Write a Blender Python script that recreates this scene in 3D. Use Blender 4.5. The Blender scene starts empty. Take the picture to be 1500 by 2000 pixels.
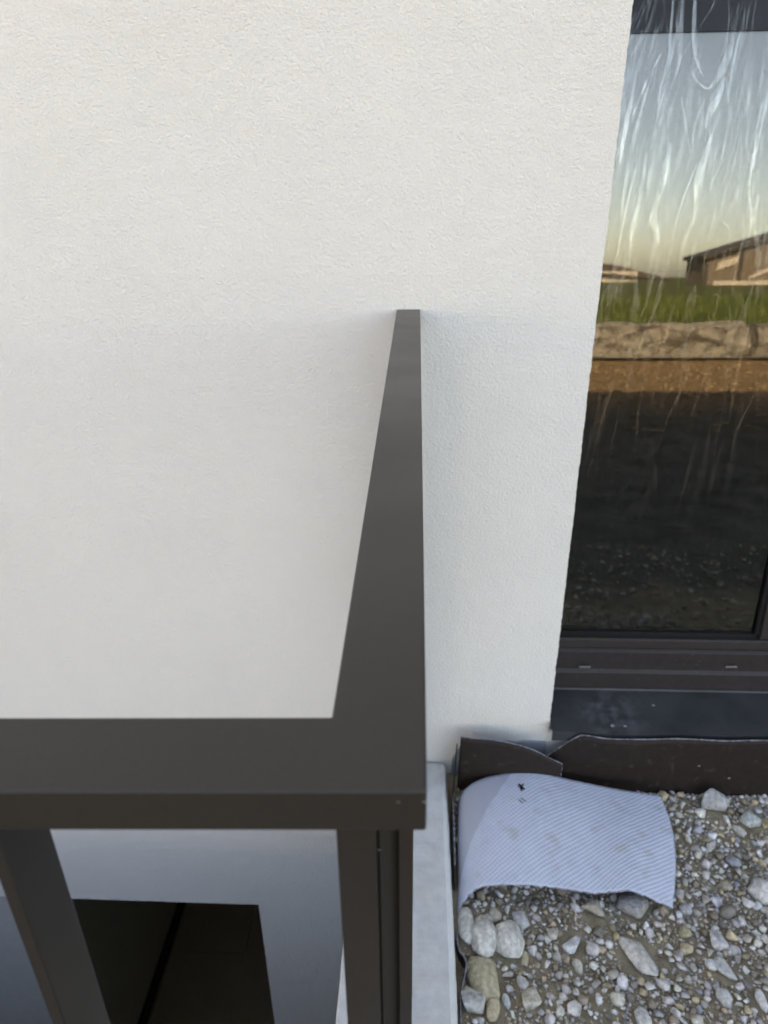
import bpy, bmesh, math, random
import numpy as np
from mathutils import Vector, Matrix, noise as mnoise

rng = np.random.default_rng(7)
random.seed(7)
sc = bpy.context.scene
C = sc.collection

# ------------------------------------------------------------------ camera
# World: X right along the house wall, Y into the house (wall face at Y = 0), Z up (gravel at 0).
CAM = np.array([0.0, -1.223, 1.27])
PP = np.array([750.0, 1000.0]); VZ = np.array([790.0, 3857.0]); VY = np.array([817.0, 338.0])
FPX = math.sqrt(-np.dot(VZ - PP, VY - PP))
_d = np.array([*(VY - PP), FPX]); _d /= np.linalg.norm(_d)
_u = -np.array([*(VZ - PP), FPX]); _u /= np.linalg.norm(_u)
RW = np.stack([np.cross(_d, _u), _d, _u])            # world = RW @ camera(x right, y down, z forward)
cd = bpy.data.cameras.new('camera'); cam = bpy.data.objects.new('camera', cd); C.objects.link(cam)
cd.sensor_fit = 'HORIZONTAL'; cd.sensor_width = 36.0; cd.lens = 36.0 * FPX / 1500.0
cd.clip_start = 0.01; cd.clip_end = 5000
cam.matrix_world = Matrix(((RW[0, 0], -RW[0, 1], -RW[0, 2], CAM[0]),
                           (RW[1, 0], -RW[1, 1], -RW[1, 2], CAM[1]),
                           (RW[2, 0], -RW[2, 1], -RW[2, 2], CAM[2]), (0, 0, 0, 1)))
cd.dof.use_dof = True; cd.dof.focus_distance = 0.62; cd.dof.aperture_fstop = 13.0
sc.camera = cam

# ------------------------------------------------------------------ light
SUN_EL, SUN_AZ = math.radians(38), math.radians(-14)   # sun stands behind the house; azimuth from +Y towards +X
w = bpy.data.worlds.new('World'); sc.world = w; w.use_nodes = True
nt = w.node_tree
sky = nt.nodes.new('ShaderNodeTexSky'); sky.sky_type = 'NISHITA'; sky.sun_disc = False
sky.sun_elevation = SUN_EL; sky.sun_rotation = SUN_AZ
sky.air_density = 0.7; sky.dust_density = 2.0; sky.ozone_density = 2.5; sky.altitude = 300
bg = nt.nodes['Background']; bg.inputs['Strength'].default_value = 0.14
nt.links.new(sky.outputs[0], bg.inputs[0])
sl = bpy.data.lights.new('sun', 'SUN'); sl.energy = 3.2; sl.angle = math.radians(0.5); sl.color = (1.0, 0.93, 0.82)
sun = bpy.data.objects.new('sun', sl); C.objects.link(sun)
sdir = Vector((math.sin(SUN_AZ) * math.cos(SUN_EL), math.cos(SUN_AZ) * math.cos(SUN_EL), math.sin(SUN_EL)))
sun.rotation_euler = sdir.to_track_quat('Z', 'Y').to_euler()
vs = sc.view_settings
vs.view_transform = 'Standard'; vs.look = 'None'; vs.gamma = 1.0; vs.use_curve_mapping = False
vs.exposure = 2.74
vs.use_white_balance = True; vs.white_balance_temperature = 11400; vs.white_balance_tint = 13
sc.render.engine = 'CYCLES'
sc.cycles.use_denoising = True
sc.cycles.max_bounces = 10; sc.cycles.transparent_max_bounces = 16; sc.cycles.diffuse_bounces = 6


# ------------------------------------------------------------------ pixel helpers (1500 x 2000 photograph)
def ray(px, py):
    return RW @ np.array([px - PP[0], py - PP[1], FPX])
def on_z(px, py, z):
    r = ray(px, py); return CAM + r * ((z - CAM[2]) / r[2])
def on_y(px, py, y):
    r = ray(px, py); return CAM + r * ((y - CAM[1]) / r[1])


# ------------------------------------------------------------------ materials
def mat(name, col, rough=0.6, spec=0.5, var=None, vscale=20.0, bump=None, metallic=0.0):
    m = bpy.data.materials.new(name); m.use_nodes = True
    n, l = m.node_tree.nodes, m.node_tree.links
    b = n['Principled BSDF']
    b.inputs['Base Color'].default_value = (*col, 1); b.inputs['Roughness'].default_value = rough
    b.inputs['Specular IOR Level'].default_value = spec; b.inputs['Metallic'].default_value = metallic
    tc = n.new('ShaderNodeTexCoord')
    if var:
        t = n.new('ShaderNodeTexNoise'); t.inputs['Scale'].default_value = vscale; t.inputs['Detail'].default_value = 6
        t.inputs['Roughness'].default_value = 0.65
        l.new(tc.outputs['Object'], t.inputs['Vector'])
        r = n.new('ShaderNodeValToRGB'); r.color_ramp.elements[0].position = 0.3; r.color_ramp.elements[1].position = 0.7
        r.color_ramp.elements[0].color = (*col, 1); r.color_ramp.elements[1].color = (*var, 1)
        l.new(t.outputs['Fac'], r.inputs[0]); l.new(r.outputs[0], b.inputs['Base Color'])
    last = None
    for sc_, dist, strength in (bump or []):
        t = n.new('ShaderNodeTexNoise'); t.inputs['Scale'].default_value = sc_; t.inputs['Detail'].default_value = 4
        l.new(tc.outputs['Object'], t.inputs['Vector'])
        bp = n.new('ShaderNodeBump'); bp.inputs['Distance'].default_value = dist; bp.inputs['Strength'].default_value = strength
        l.new(t.outputs['Fac'], bp.inputs['Height'])
        if last: l.new(last.outputs[0], bp.inputs['Normal'])
        last = bp
    if last: l.new(last.outputs[0], b.inputs['Normal'])
    return m

M = {}
M['render'] = mat('white_render', (0.80, 0.765, 0.715), 0.9, 0.2, (0.845, 0.81, 0.76), 2.6, [(420, 0.0028, 0.75), (190, 0.0040, 0.62)])
M['wallbox'] = mat('wall_body', (0.5, 0.48, 0.45), 0.9, 0.2)
M['interior'] = mat('interior_plaster', (0.76, 0.72, 0.56), 0.9, 0.1)
M['plinth'] = mat('plinth_coating', (0.20, 0.23, 0.27), 0.7, 0.3, (0.28, 0.31, 0.35), 30)
M['rail'] = mat('powder_coat', (0.026, 0.0205, 0.0165), 0.37, 0.42, (0.032, 0.0262, 0.0215), 500, [(1500, 0.00025, 0.25), (9, 0.002, 0.05)])
def smudge(m, scale, lo, hi):
    n, l = m.node_tree.nodes, m.node_tree.links; tc = [x for x in n if x.type == 'TEX_COORD'][0]
    t = n.new('ShaderNodeTexNoise'); t.inputs['Scale'].default_value = scale; t.inputs['Detail'].default_value = 6; l.new(tc.outputs['Object'], t.inputs['Vector'])
    r = n.new('ShaderNodeMapRange'); r.inputs['From Min'].default_value = 0.3; r.inputs['From Max'].default_value = 0.7
    r.inputs['To Min'].default_value = lo; r.inputs['To Max'].default_value = hi
    l.new(t.outputs['Fac'], r.inputs['Value']); l.new(r.outputs[0], n['Principled BSDF'].inputs['Roughness'])
def dust(m, scale, lo, hi, col, amount, centre=None, radius=1.0):
    """pale dust or dried splashes where a fine noise peaks, if wanted only round one spot"""
    n, l = m.node_tree.nodes, m.node_tree.links; tc = [x for x in n if x.type == 'TEX_COORD'][0]; b = n['Principled BSDF']
    t = n.new('ShaderNodeTexNoise'); t.inputs['Scale'].default_value = scale; t.inputs['Detail'].default_value = 5; l.new(tc.outputs['Object'], t.inputs['Vector'])
    r = n.new('ShaderNodeMapRange'); r.inputs['From Min'].default_value = lo; r.inputs['From Max'].default_value = hi; r.inputs['To Max'].default_value = amount
    l.new(t.outputs['Fac'], r.inputs['Value']); fac = r.outputs[0]
    if centre:
        d = n.new('ShaderNodeVectorMath'); d.operation = 'DISTANCE'; d.inputs[1].default_value = centre; l.new(tc.outputs['Object'], d.inputs[0])
        q = n.new('ShaderNodeMapRange'); q.inputs['From Min'].default_value = 0.0; q.inputs['From Max'].default_value = radius; q.inputs['To Min'].default_value = 1; q.inputs['To Max'].default_value = 0
        l.new(d.outputs['Value'], q.inputs['Value'])
        k = n.new('ShaderNodeMath'); k.operation = 'MULTIPLY'; l.new(fac, k.inputs[0]); l.new(q.outputs[0], k.inputs[1]); fac = k.outputs[0]
    mx = n.new('ShaderNodeMix'); mx.data_type = 'RGBA'; l.new(fac, mx.inputs['Factor'])
    l.new(b.inputs['Base Color'].links[0].from_socket, mx.inputs[6]); mx.inputs[7].default_value = (*col, 1); l.new(mx.outputs[2], b.inputs['Base Color'])
smudge(M['rail'], 9, 0.31, 0.43)
dust(M['rail'], 900, 0.70, 0.78, (0.22, 0.21, 0.19), 0.55)
M['frame'] = mat('window_frame', (0.028, 0.0225, 0.022), 0.42, 0.4, (0.038, 0.031, 0.030), 60, [(900, 0.0003, 0.2)])
M['bar'] = mat('bar_coating', (0.016, 0.017, 0.020), 0.5, 0.12)
M['gasket'] = mat('black_gasket', (0.006, 0.006, 0.007), 0.5, 0.4)
M['sill'] = mat('sill_sheet', (0.020, 0.0225, 0.026), 0.46, 0.4, (0.050, 0.052, 0.055), 9, [(300, 0.0004, 0.3)])
dust(M['sill'], 34, 0.42, 0.72, (0.22, 0.24, 0.26), 0.5, (0.44, 0.02, 0.175), 0.09)
M['concrete'] = mat('kerb_concrete', (0.48, 0.49, 0.485), 0.85, 0.3, (0.60, 0.61, 0.60), 38, [(350, 0.001, 0.5), (60, 0.002, 0.4)])
M['concrete_edge'] = mat('concrete_edge', (0.60, 0.61, 0.60), 0.85, 0.3, (0.68, 0.69, 0.68), 50, [(350, 0.001, 0.5)])
M['shaft'] = mat('shaft_coating', (0.16, 0.17, 0.185), 0.8, 0.2, (0.21, 0.22, 0.235), 20)
M['membrane'] = mat('membrane_brown', (0.016, 0.0105, 0.0085), 0.6, 0.25, (0.026, 0.0175, 0.014), 80)
M['fringe'] = mat('cut_edge_fibre', (0.40, 0.40, 0.46), 0.9, 0.1, (0.10, 0.10, 0.11), 330)
M['caulk'] = mat('adhesive_white', (0.5, 0.52, 0.54), 0.8, 0.2, (0.06, 0.06, 0.06), 160)
M['ink'] = mat('black_ink', (0.012, 0.012, 0.014), 0.8, 0.1)
M['block'] = mat('rock_block', (0.38, 0.37, 0.345), 0.9, 0.2, (0.11, 0.105, 0.098), 7, [(9, 0.10, 1.0), (40, 0.03, 0.8)])
M['sand'] = mat('site_sand', (0.30, 0.20, 0.10), 0.95, 0.1, (0.20, 0.135, 0.075), 3.5, [(14, 0.05, 0.8), (60, 0.02, 0.6)])
M['field'] = mat('meadow', (0.045, 0.07, 0.024), 0.9, 0.1, (0.085, 0.09, 0.04), 1.3)
M['grass'] = mat('grass_blade', (0.018, 0.05, 0.012), 0.6, 0.3, (0.15, 0.19, 0.06), 1.6)
M['roof'] = mat('far_roof', (0.05, 0.048, 0.052), 0.7, 0.3)
M['roofbrown'] = mat('far_roof_brown', (0.075, 0.06, 0.05), 0.8, 0.3)
M['timber'] = mat('far_timber', (0.17, 0.145, 0.12), 0.8, 0.2, (0.13, 0.11, 0.095), 2)
M['farwhite'] = mat('far_white', (0.72, 0.69, 0.63), 0.8, 0.2)
M['farpale'] = mat('far_pale', (0.42, 0.40, 0.37), 0.8, 0.2)
M['farglass'] = mat('far_glass', (0.02, 0.02, 0.022), 0.1, 0.5)
M['tile'] = mat('floor_tile', (0.70, 0.52, 0.34), 0.5, 0.4, (0.76, 0.58, 0.39), 5)
M['door'] = mat('cellar_panel', (0.48, 0.49, 0.485), 0.6, 0.3, (0.54, 0.55, 0.545), 40, [(400, 0.0005, 0.4)])
dust(M['frame'], 150, 0.66, 0.78, (0.20, 0.19, 0.19), 0.5)
dust(M['membrane'], 45, 0.60, 0.80, (0.11, 0.09, 0.075), 0.5)
M['chip'] = mat('bare_chip', (0.16, 0.15, 0.14), 0.6, 0.4)

def colmat(name, rough, bump):
    """stone material that takes each stone's own colour from the vertex attribute 'col'"""
    m = mat(name, (0.4, 0.4, 0.4), rough, 0.25, bump=bump)
    n, l = m.node_tree.nodes, m.node_tree.links
    a = n.new('ShaderNodeAttribute'); a.attribute_name = 'col'
    t = n.new('ShaderNodeTexNoise'); t.inputs['Scale'].default_value = 110; t.inputs['Detail'].default_value = 5
    tc = [x for x in n if x.type == 'TEX_COORD'][0]; l.new(tc.outputs['Object'], t.inputs['Vector'])
    mr = n.new('ShaderNodeMapRange'); mr.inputs['From Min'].default_value = 0.3; mr.inputs['From Max'].default_value = 0.7
    mr.inputs['To Min'].default_value = 0.55; mr.inputs['To Max'].default_value = 1.2
    l.new(t.outputs['Fac'], mr.inputs['Value'])
    vm = n.new('ShaderNodeVectorMath'); vm.operation = 'SCALE'
    l.new(a.outputs['Color'], vm.inputs[0]); l.new(mr.outputs[0], vm.inputs['Scale'])
    t2 = n.new('ShaderNodeTexNoise'); t2.inputs['Scale'].default_value = 38; t2.inputs['Detail'].default_value = 7; l.new(tc.outputs['Object'], t2.inputs['Vector'])
    m2 = n.new('ShaderNodeMapRange'); m2.inputs['From Min'].default_value = 0.40; m2.inputs['From Max'].default_value = 0.68; m2.inputs['To Max'].default_value = 0.32
    l.new(t2.outputs['Fac'], m2.inputs['Value'])
    mx = n.new('ShaderNodeMix'); mx.data_type = 'RGBA'; l.new(m2.outputs[0], mx.inputs['Factor']); l.new(vm.outputs[0], mx.inputs[6]); mx.inputs[7].default_value = (0.30, 0.26, 0.20, 1)
    l.new(mx.outputs[2], n['Principled BSDF'].inputs['Base Color'])
    return m
M['pebble'] = colmat('pebble_stone', 0.85, [(700, 0.0008, 0.6)])
M['stone'] = colmat('field_stone', 0.85, [(70, 0.006, 0.6), (220, 0.003, 0.7), (800, 0.001, 0.6)])

def soil_mat():
    m = mat('soil', (0.19, 0.155, 0.105), 0.95, 0.1, (0.42, 0.35, 0.245), 26, [(900, 0.0016, 0.9), (240, 0.003, 0.8), (60, 0.004, 0.5)])
    n, l = m.node_tree.nodes, m.node_tree.links
    b = n['Principled BSDF']; src = b.inputs['Base Color'].links[0].from_socket; tc = [x for x in n if x.type == 'TEX_COORD'][0]
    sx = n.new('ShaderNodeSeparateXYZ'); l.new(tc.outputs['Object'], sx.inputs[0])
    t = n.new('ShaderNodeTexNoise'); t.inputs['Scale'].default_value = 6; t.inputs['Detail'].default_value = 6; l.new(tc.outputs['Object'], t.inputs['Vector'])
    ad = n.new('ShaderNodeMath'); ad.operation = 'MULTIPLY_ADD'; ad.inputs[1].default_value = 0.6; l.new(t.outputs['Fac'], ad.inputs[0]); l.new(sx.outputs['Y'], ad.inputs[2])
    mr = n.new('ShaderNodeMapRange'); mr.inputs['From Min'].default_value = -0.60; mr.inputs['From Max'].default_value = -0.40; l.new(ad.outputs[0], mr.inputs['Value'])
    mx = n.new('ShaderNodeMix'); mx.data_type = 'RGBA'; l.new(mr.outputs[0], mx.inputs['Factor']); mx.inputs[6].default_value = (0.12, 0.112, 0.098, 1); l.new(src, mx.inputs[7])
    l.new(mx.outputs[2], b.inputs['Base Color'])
    return m
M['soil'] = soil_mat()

def site_mat():
    """darker grey-brown earth by the house that gives way to yellow sand further out"""
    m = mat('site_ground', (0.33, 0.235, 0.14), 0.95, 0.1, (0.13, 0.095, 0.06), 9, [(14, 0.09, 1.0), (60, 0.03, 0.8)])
    n, l = m.node_tree.nodes, m.node_tree.links
    b = n['Principled BSDF']; src = b.inputs['Base Color'].links[0].from_socket
    tc = [x for x in n if x.type == 'TEX_COORD'][0]
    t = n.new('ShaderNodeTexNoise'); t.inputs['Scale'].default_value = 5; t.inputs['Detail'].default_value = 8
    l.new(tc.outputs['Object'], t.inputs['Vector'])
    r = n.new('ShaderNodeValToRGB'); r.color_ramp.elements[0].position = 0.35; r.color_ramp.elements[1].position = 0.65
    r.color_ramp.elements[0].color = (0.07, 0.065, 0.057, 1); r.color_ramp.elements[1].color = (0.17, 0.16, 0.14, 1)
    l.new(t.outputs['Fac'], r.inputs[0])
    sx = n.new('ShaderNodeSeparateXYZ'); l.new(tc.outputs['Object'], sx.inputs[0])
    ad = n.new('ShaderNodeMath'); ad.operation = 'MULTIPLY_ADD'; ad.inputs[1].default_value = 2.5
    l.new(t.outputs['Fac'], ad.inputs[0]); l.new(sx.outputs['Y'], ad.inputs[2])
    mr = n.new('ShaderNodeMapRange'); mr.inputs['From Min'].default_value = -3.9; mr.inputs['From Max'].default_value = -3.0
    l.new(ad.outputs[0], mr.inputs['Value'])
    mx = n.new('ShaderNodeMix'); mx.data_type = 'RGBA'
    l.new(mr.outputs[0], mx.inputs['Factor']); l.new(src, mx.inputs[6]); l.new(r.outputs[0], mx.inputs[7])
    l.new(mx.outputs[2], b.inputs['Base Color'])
    return m
M['site'] = site_mat()

def fabric_mat():
    """pale back of the membrane: ribbed weave, worn grey blotches"""
    m = mat('membrane_pale_back', (0.51, 0.56, 0.67), 0.8, 0.2, (0.45, 0.49, 0.585), 40)
    n, l = m.node_tree.nodes, m.node_tree.links
    tc = [x for x in n if x.type == 'TEX_COORD'][0]
    mp = n.new('ShaderNodeMapping'); mp.inputs['Rotation'].default_value = (0, 0, math.radians(-38))
    l.new(tc.outputs['UV'], mp.inputs['Vector'])
    wv = n.new('ShaderNodeTexWave'); wv.wave_type = 'BANDS'; wv.bands_direction = 'Y'
    wv.inputs['Scale'].default_value = 40; wv.inputs['Distortion'].default_value = 1.6; wv.inputs['Detail'].default_value = 1
    l.new(mp.outputs[0], wv.inputs['Vector'])
    wx = n.new('ShaderNodeTexWave'); wx.wave_type = 'BANDS'; wx.bands_direction = 'X'
    wx.inputs['Scale'].default_value = 46; wx.inputs['Distortion'].default_value = 2.0
    l.new(mp.outputs[0], wx.inputs['Vector'])
    ad = n.new('ShaderNodeMath'); ad.operation = 'MULTIPLY_ADD'; ad.inputs[1].default_value = 0.35
    l.new(wx.outputs['Fac'], ad.inputs[0]); l.new(wv.outputs['Fac'], ad.inputs[2])
    bp = n.new('ShaderNodeBump'); bp.inputs['Distance'].default_value = 0.0006; bp.inputs['Strength'].default_value = 0.8
    l.new(ad.outputs[0], bp.inputs['Height']); l.new(bp.outputs[0], n['Principled BSDF'].inputs['Normal'])
    # shade near the kerb painted darker and smoother up to a slanting line; a few tan smudges on the weave
    def math_(op, a, b_):
        q = n.new('ShaderNodeMath'); q.operation = op
        for i, z in enumerate((a, b_)):
            if isinstance(z, (int, float)): q.inputs[i].default_value = z
            else: l.new(z, q.inputs[i])
        return q.outputs[0]
    sx = n.new('ShaderNodeSeparateXYZ'); l.new(tc.outputs['UV'], sx.inputs[0])
    nz = n.new('ShaderNodeTexNoise'); nz.inputs['Scale'].default_value = 45; nz.inputs['Detail'].default_value = 5; l.new(tc.outputs['UV'], nz.inputs['Vector'])
    e = math_('SUBTRACT', math_('SUBTRACT', sx.outputs['X'], math_('MULTIPLY', sx.outputs['Y'], 0.593)), 0.175)
    e = math_('ADD', e, math_('MULTIPLY', math_('SUBTRACT', nz.outputs['Fac'], 0.5), 0.012))
    mr = n.new('ShaderNodeMapRange'); mr.inputs['From Min'].default_value = -0.002; mr.inputs['From Max'].default_value = 0.002; l.new(e, mr.inputs['Value'])
    l.new(math_('MULTIPLY_ADD', mr.outputs[0], 0.5), bp.inputs['Strength']); bp.inputs['Strength'].links[0].from_node.inputs[2].default_value = 0.35
    b = n['Principled BSDF']; src = b.inputs['Base Color'].links[0].from_socket
    sm = n.new('ShaderNodeTexNoise'); sm.inputs['Scale'].default_value = 22; sm.inputs['Detail'].default_value = 6; l.new(tc.outputs['UV'], sm.inputs['Vector'])
    r2_ = n.new('ShaderNodeMapRange'); r2_.inputs['From Min'].default_value = 0.56; r2_.inputs['From Max'].default_value = 0.78; r2_.inputs['To Max'].default_value = 0.7; l.new(sm.outputs['Fac'], r2_.inputs['Value'])
    m1 = n.new('ShaderNodeMix'); m1.data_type = 'RGBA'; l.new(r2_.outputs[0], m1.inputs['Factor']); l.new(src, m1.inputs[6]); m1.inputs[7].default_value = (0.36, 0.34, 0.31, 1)
    m2 = n.new('ShaderNodeMix'); m2.data_type = 'RGBA'; l.new(mr.outputs[0], m2.inputs['Factor']); m2.inputs[6].default_value = (0.38, 0.41, 0.48, 1); l.new(m1.outputs[2], m2.inputs[7])
    l.new(m2.outputs[2], b.inputs['Base Color'])
    return m
M['fabric'] = fabric_mat()

def layered(name, refl, rough, tint, base=None, bump=None, patchy=False):
    """thin clear layer: part mirror, the rest passes straight through"""
    m = bpy.data.materials.new(name); m.use_nodes = True
    n, l = m.node_tree.nodes, m.node_tree.links; n.clear()
    o = n.new('ShaderNodeOutputMaterial'); mx = n.new('ShaderNodeMixShader')
    tr = n.new('ShaderNodeBsdfTransparent'); gl = n.new('ShaderNodeBsdfGlossy')
    if base: tr.inputs[0].default_value = (*base, 1)
    gl.inputs['Color'].default_value = (*tint, 1); gl.inputs['Roughness'].default_value = rough
    mx.inputs[0].default_value = refl
    if patchy:
        tc0 = n.new('ShaderNodeTexCoord'); t0 = n.new('ShaderNodeTexNoise'); t0.inputs['Scale'].default_value = 75; t0.inputs['Detail'].default_value = 4
        mp0 = n.new('ShaderNodeMapping'); mp0.inputs['Scale'].default_value = (1.6, 1, 0.4); l.new(tc0.outputs['Object'], mp0.inputs[0]); l.new(mp0.outputs[0], t0.inputs['Vector'])
        r0 = n.new('ShaderNodeMapRange'); r0.inputs['From Min'].default_value = 0.32; r0.inputs['From Max'].default_value = 0.66
        r0.inputs['To Min'].default_value = refl * 0.1; r0.inputs['To Max'].default_value = refl * 1.35
        l.new(t0.outputs['Fac'], r0.inputs['Value']); l.new(r0.outputs[0], mx.inputs[0])
    l.new(tr.outputs[0], mx.inputs[1]); l.new(gl.outputs[0], mx.inputs[2]); l.new(mx.outputs[0], o.inputs[0])
    if bump:
        tc = n.new('ShaderNodeTexCoord'); t = n.new('ShaderNodeTexNoise'); t.inputs['Scale'].default_value = bump[0]
        mp = n.new('ShaderNodeMapping'); mp.inputs['Scale'].default_value = (1, 1, 0.18)
        l.new(tc.outputs['Object'], mp.inputs[0]); l.new(mp.outputs[0], t.inputs['Vector'])
        b = n.new('ShaderNodeBump'); b.inputs['Distance'].default_value = bump[1]; b.inputs['Strength'].default_value = 1
        l.new(t.outputs['Fac'], b.inputs['Height']); l.new(b.outputs[0], gl.inputs['Normal'])
    return m
M['glass'] = layered('coated_glass', 0.105, 0.0, (1.0, 0.955, 0.885), (0.5, 0.52, 0.52))
M['film'] = layered('clear_film', 0.010, 0.05, (1, 1, 1), None, (40, 0.0002))
M['crease'] = layered('film_crease', 0.045, 0.18, (1.0, 0.98, 0.92), None, (90, 0.0005), True)
M['haze_patch'] = layered('film_lifted', 0.030, 0.22, (1.0, 0.98, 0.93), None, (60, 0.0004), True)
M['fold'] = layered('film_fold', 0.10, 0.15, (1.0, 0.98, 0.92), None, (90, 0.0005), True)


# ------------------------------------------------------------------ building helpers
def tag(o, label=None, cat=None, group=None, kind=None):
    if label: o['label'] = label
    if cat: o['category'] = cat
    if group: o['group'] = group
    if kind: o['kind'] = kind
    return o
def empty(name, loc=(0, 0, 0)):
    o = bpy.data.objects.new(name, None); o.location = loc; o.empty_display_size = 0.05; C.objects.link(o); return o
def link(name, me, m=None, parent=None, smooth=False):
    if m is not None:
        me.materials.append(M[m] if isinstance(m, str) else m)
    if smooth:
        me.polygons.foreach_set('use_smooth', np.ones(len(me.polygons), dtype=bool))
    o = bpy.data.objects.new(name, me); C.objects.link(o)
    if parent is not None:
        o.parent = parent
        o.matrix_parent_inverse = parent.matrix_basis.inverted()
    return o
def pymesh(name, v, f):
    me = bpy.data.meshes.new(name); me.from_pydata([tuple(map(float, p)) for p in v], [], [tuple(map(int, q)) for q in f]); me.update(); return me
def bm_mesh(name, bm):
    bmesh.ops.recalc_face_normals(bm, faces=bm.faces)
    me = bpy.data.meshes.new(name); bm.to_mesh(me); bm.free(); return me
def add_box(bm, a, b):
    r = bmesh.ops.create_cube(bm, size=1)
    for v in r['verts']:
        v.co = Vector([(a[i] + b[i]) / 2 + v.co[i] * (b[i] - a[i]) for i in range(3)])
    return r['verts']
def box(name, a, b, m, parent=None, bevel=0.0, seg=2):
    bm = bmesh.new(); add_box(bm, a, b)
    if bevel: bmesh.ops.bevel(bm, geom=bm.edges[:], offset=bevel, segments=seg, affect='EDGES', profile=0.6)
    return link(name, bm_mesh(name, bm), m, parent)
def prism(name, poly, z0, z1, m, parent=None, bevel=0.0, axis='z', seg=2):
    """extrude a polygon given in (x,y) along z, or in (y,z) along x, or (x,z) along y"""
    bm = bmesh.new()
    def P(p, t):
        return {'z': (p[0], p[1], t), 'x': (t, p[0], p[1]), 'y': (p[0], t, p[1])}[axis]
    a = [bm.verts.new(P(p, z0)) for p in poly]; b = [bm.verts.new(P(p, z1)) for p in poly]
    n = len(poly)
    bm.faces.new(a); bm.faces.new(b[::-1])
    for i in range(n): bm.faces.new((a[i], a[(i + 1) % n], b[(i + 1) % n], b[i]))
    bmesh.ops.recalc_face_normals(bm, faces=bm.faces)
    if bevel:
        bmesh.ops.bevel(bm, geom=[e for e in bm.edges if len(e.link_faces) == 2 and e.calc_face_angle() > 0.35], offset=bevel, segments=seg, affect='EDGES', profile=0.6)
    return link(name, bm_mesh(name, bm), m, parent)
def grid_faces(nu, nv, off=0):
    i, j = np.meshgrid(np.arange(nu - 1), np.arange(nv - 1), indexing='ij')
    k = (i * nv + j).ravel() + off
    return np.stack([k, k + nv, k + nv + 1, k + 1], 1)
def np_mesh(name, v, f):
    v = np.asarray(v, dtype=np.float32); f = np.asarray(f, dtype=np.int32)
    me = bpy.data.meshes.new(name); me.vertices.add(len(v)); me.vertices.foreach_set('co', v.ravel())
    k = f.shape[1]; me.loops.add(f.size); me.loops.foreach_set('vertex_index', f.ravel())
    me.polygons.add(len(f)); me.polygons.foreach_set('loop_start', np.arange(len(f), dtype=np.int32) * k)
    me.update(calc_edges=True); me.validate(); return me
def vnoise(x, y, seed=0):
    """cheap value noise, arrays in, 0..1 out"""
    xi = np.floor(x).astype(np.int64); yi = np.floor(y).astype(np.int64); fx = x - xi; fy = y - yi
    fx = fx * fx * (3 - 2 * fx); fy = fy * fy * (3 - 2 * fy)
    def hsh(a, b):
        h = (a * 374761393 + b * 668265263 + seed * 974634777) & 0x7fffffff
        h = ((h ^ (h >> 13)) * 1274126177) & 0x7fffffff
        return ((h ^ (h >> 16)) & 0xffff) / 65535.0
    return (hsh(xi, yi) * (1 - fx) + hsh(xi + 1, yi) * fx) * (1 - fy) + (hsh(xi, yi + 1) * (1 - fx) + hsh(xi + 1, yi + 1) * fx) * fy
def catmull(pts, n):
    pts = np.asarray(pts, float); P = np.vstack([2 * pts[0] - pts[1], pts, 2 * pts[-1] - pts[-2]])
    d = np.linalg.norm(np.diff(pts, axis=0), axis=1); s = np.concatenate([[0], np.cumsum(d)]); s /= s[-1]
    out = []
    for t in np.linspace(0, 1, n):
        i = min(np.searchsorted(s, t, 'right') - 1, len(pts) - 2); u = (t - s[i]) / (s[i + 1] - s[i])
        a, b, c, e = P[i], P[i + 1], P[i + 2], P[i + 3]
        out.append(0.5 * ((2 * b) + (-a + c) * u + (2 * a - 5 * b + 4 * c - e) * u * u + (-a + 3 * b - 3 * c + e) * u ** 3))
    return np.array(out)
def tube(name, pts, r, m, parent=None, k=6, jitter=0.0):
    pts = np.asarray(pts, float); n = len(pts); v = []; f = []
    for i in range(n):
        t = pts[min(i + 1, n - 1)] - pts[max(i - 1, 0)]; t /= np.linalg.norm(t) + 1e-9
        a = np.cross(t, [0.3, 0.2, 0.93]); a /= np.linalg.norm(a); b = np.cross(t, a)
        rr = (r[i] if hasattr(r, '__len__') else r) * (1 + jitter * (rng.random() - 0.5) * 2)
        for j in range(k):
            q = 2 * math.pi * j / k; v.append(pts[i] + (a * math.cos(q) + b * math.sin(q)) * rr)
    for i in range(n - 1):
        for j in range(k): f.append((i * k + j, i * k + (j + 1) % k, (i + 1) * k + (j + 1) % k, (i + 1) * k + j))
    f.append(tuple(range(k))[::-1]); f.append(tuple(range((n - 1) * k, n * k)))
    return link(name, pymesh(name, v, f), m, parent, True)


# ================================================================== the setting
KX0, KX1, KZ = -0.122, 0.0745, 0.048          # kerb: inner face, outer face, top
WELL_L, WELL_F = -2.6, -1.13                   # inner left and inner front faces of the light well
def rects_mesh(name, rects, z):
    v, f = [], []
    for x0, y0, x1, y1 in rects:
        k = len(v); v += [(x0, y0, z), (x1, y0, z), (x1, y1, z), (x0, y1, z)]; f.append((k, k + 1, k + 2, k + 3))
    return pymesh(name, v, f)
FP = (KX1 + 0.002, -1.30, 1.60, 0.0)           # the finely built patch of soil beside the kerb
OX0, OX1, OYF = WELL_L - 0.2, KX1, WELL_F - 0.2
HX0, HX1, HD = -9.0, 9.0, 9.0
gr = rects_mesh('ground', [(-40, -8.75, OX0, 0), (OX0, -8.75, OX1, OYF), (OX1, -8.75, 40, FP[1]), (FP[2], FP[1], 40, 0),
                           (OX1, FP[1], FP[0], 0), (-40, 0, HX0, 40), (HX1, 0, 40, 40), (HX0, HD, HX1, 40)], 0.0)
tag(link('ground', gr, 'site'), 'bare sandy ground of the building site, shaded near the house', kind='structure')
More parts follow.
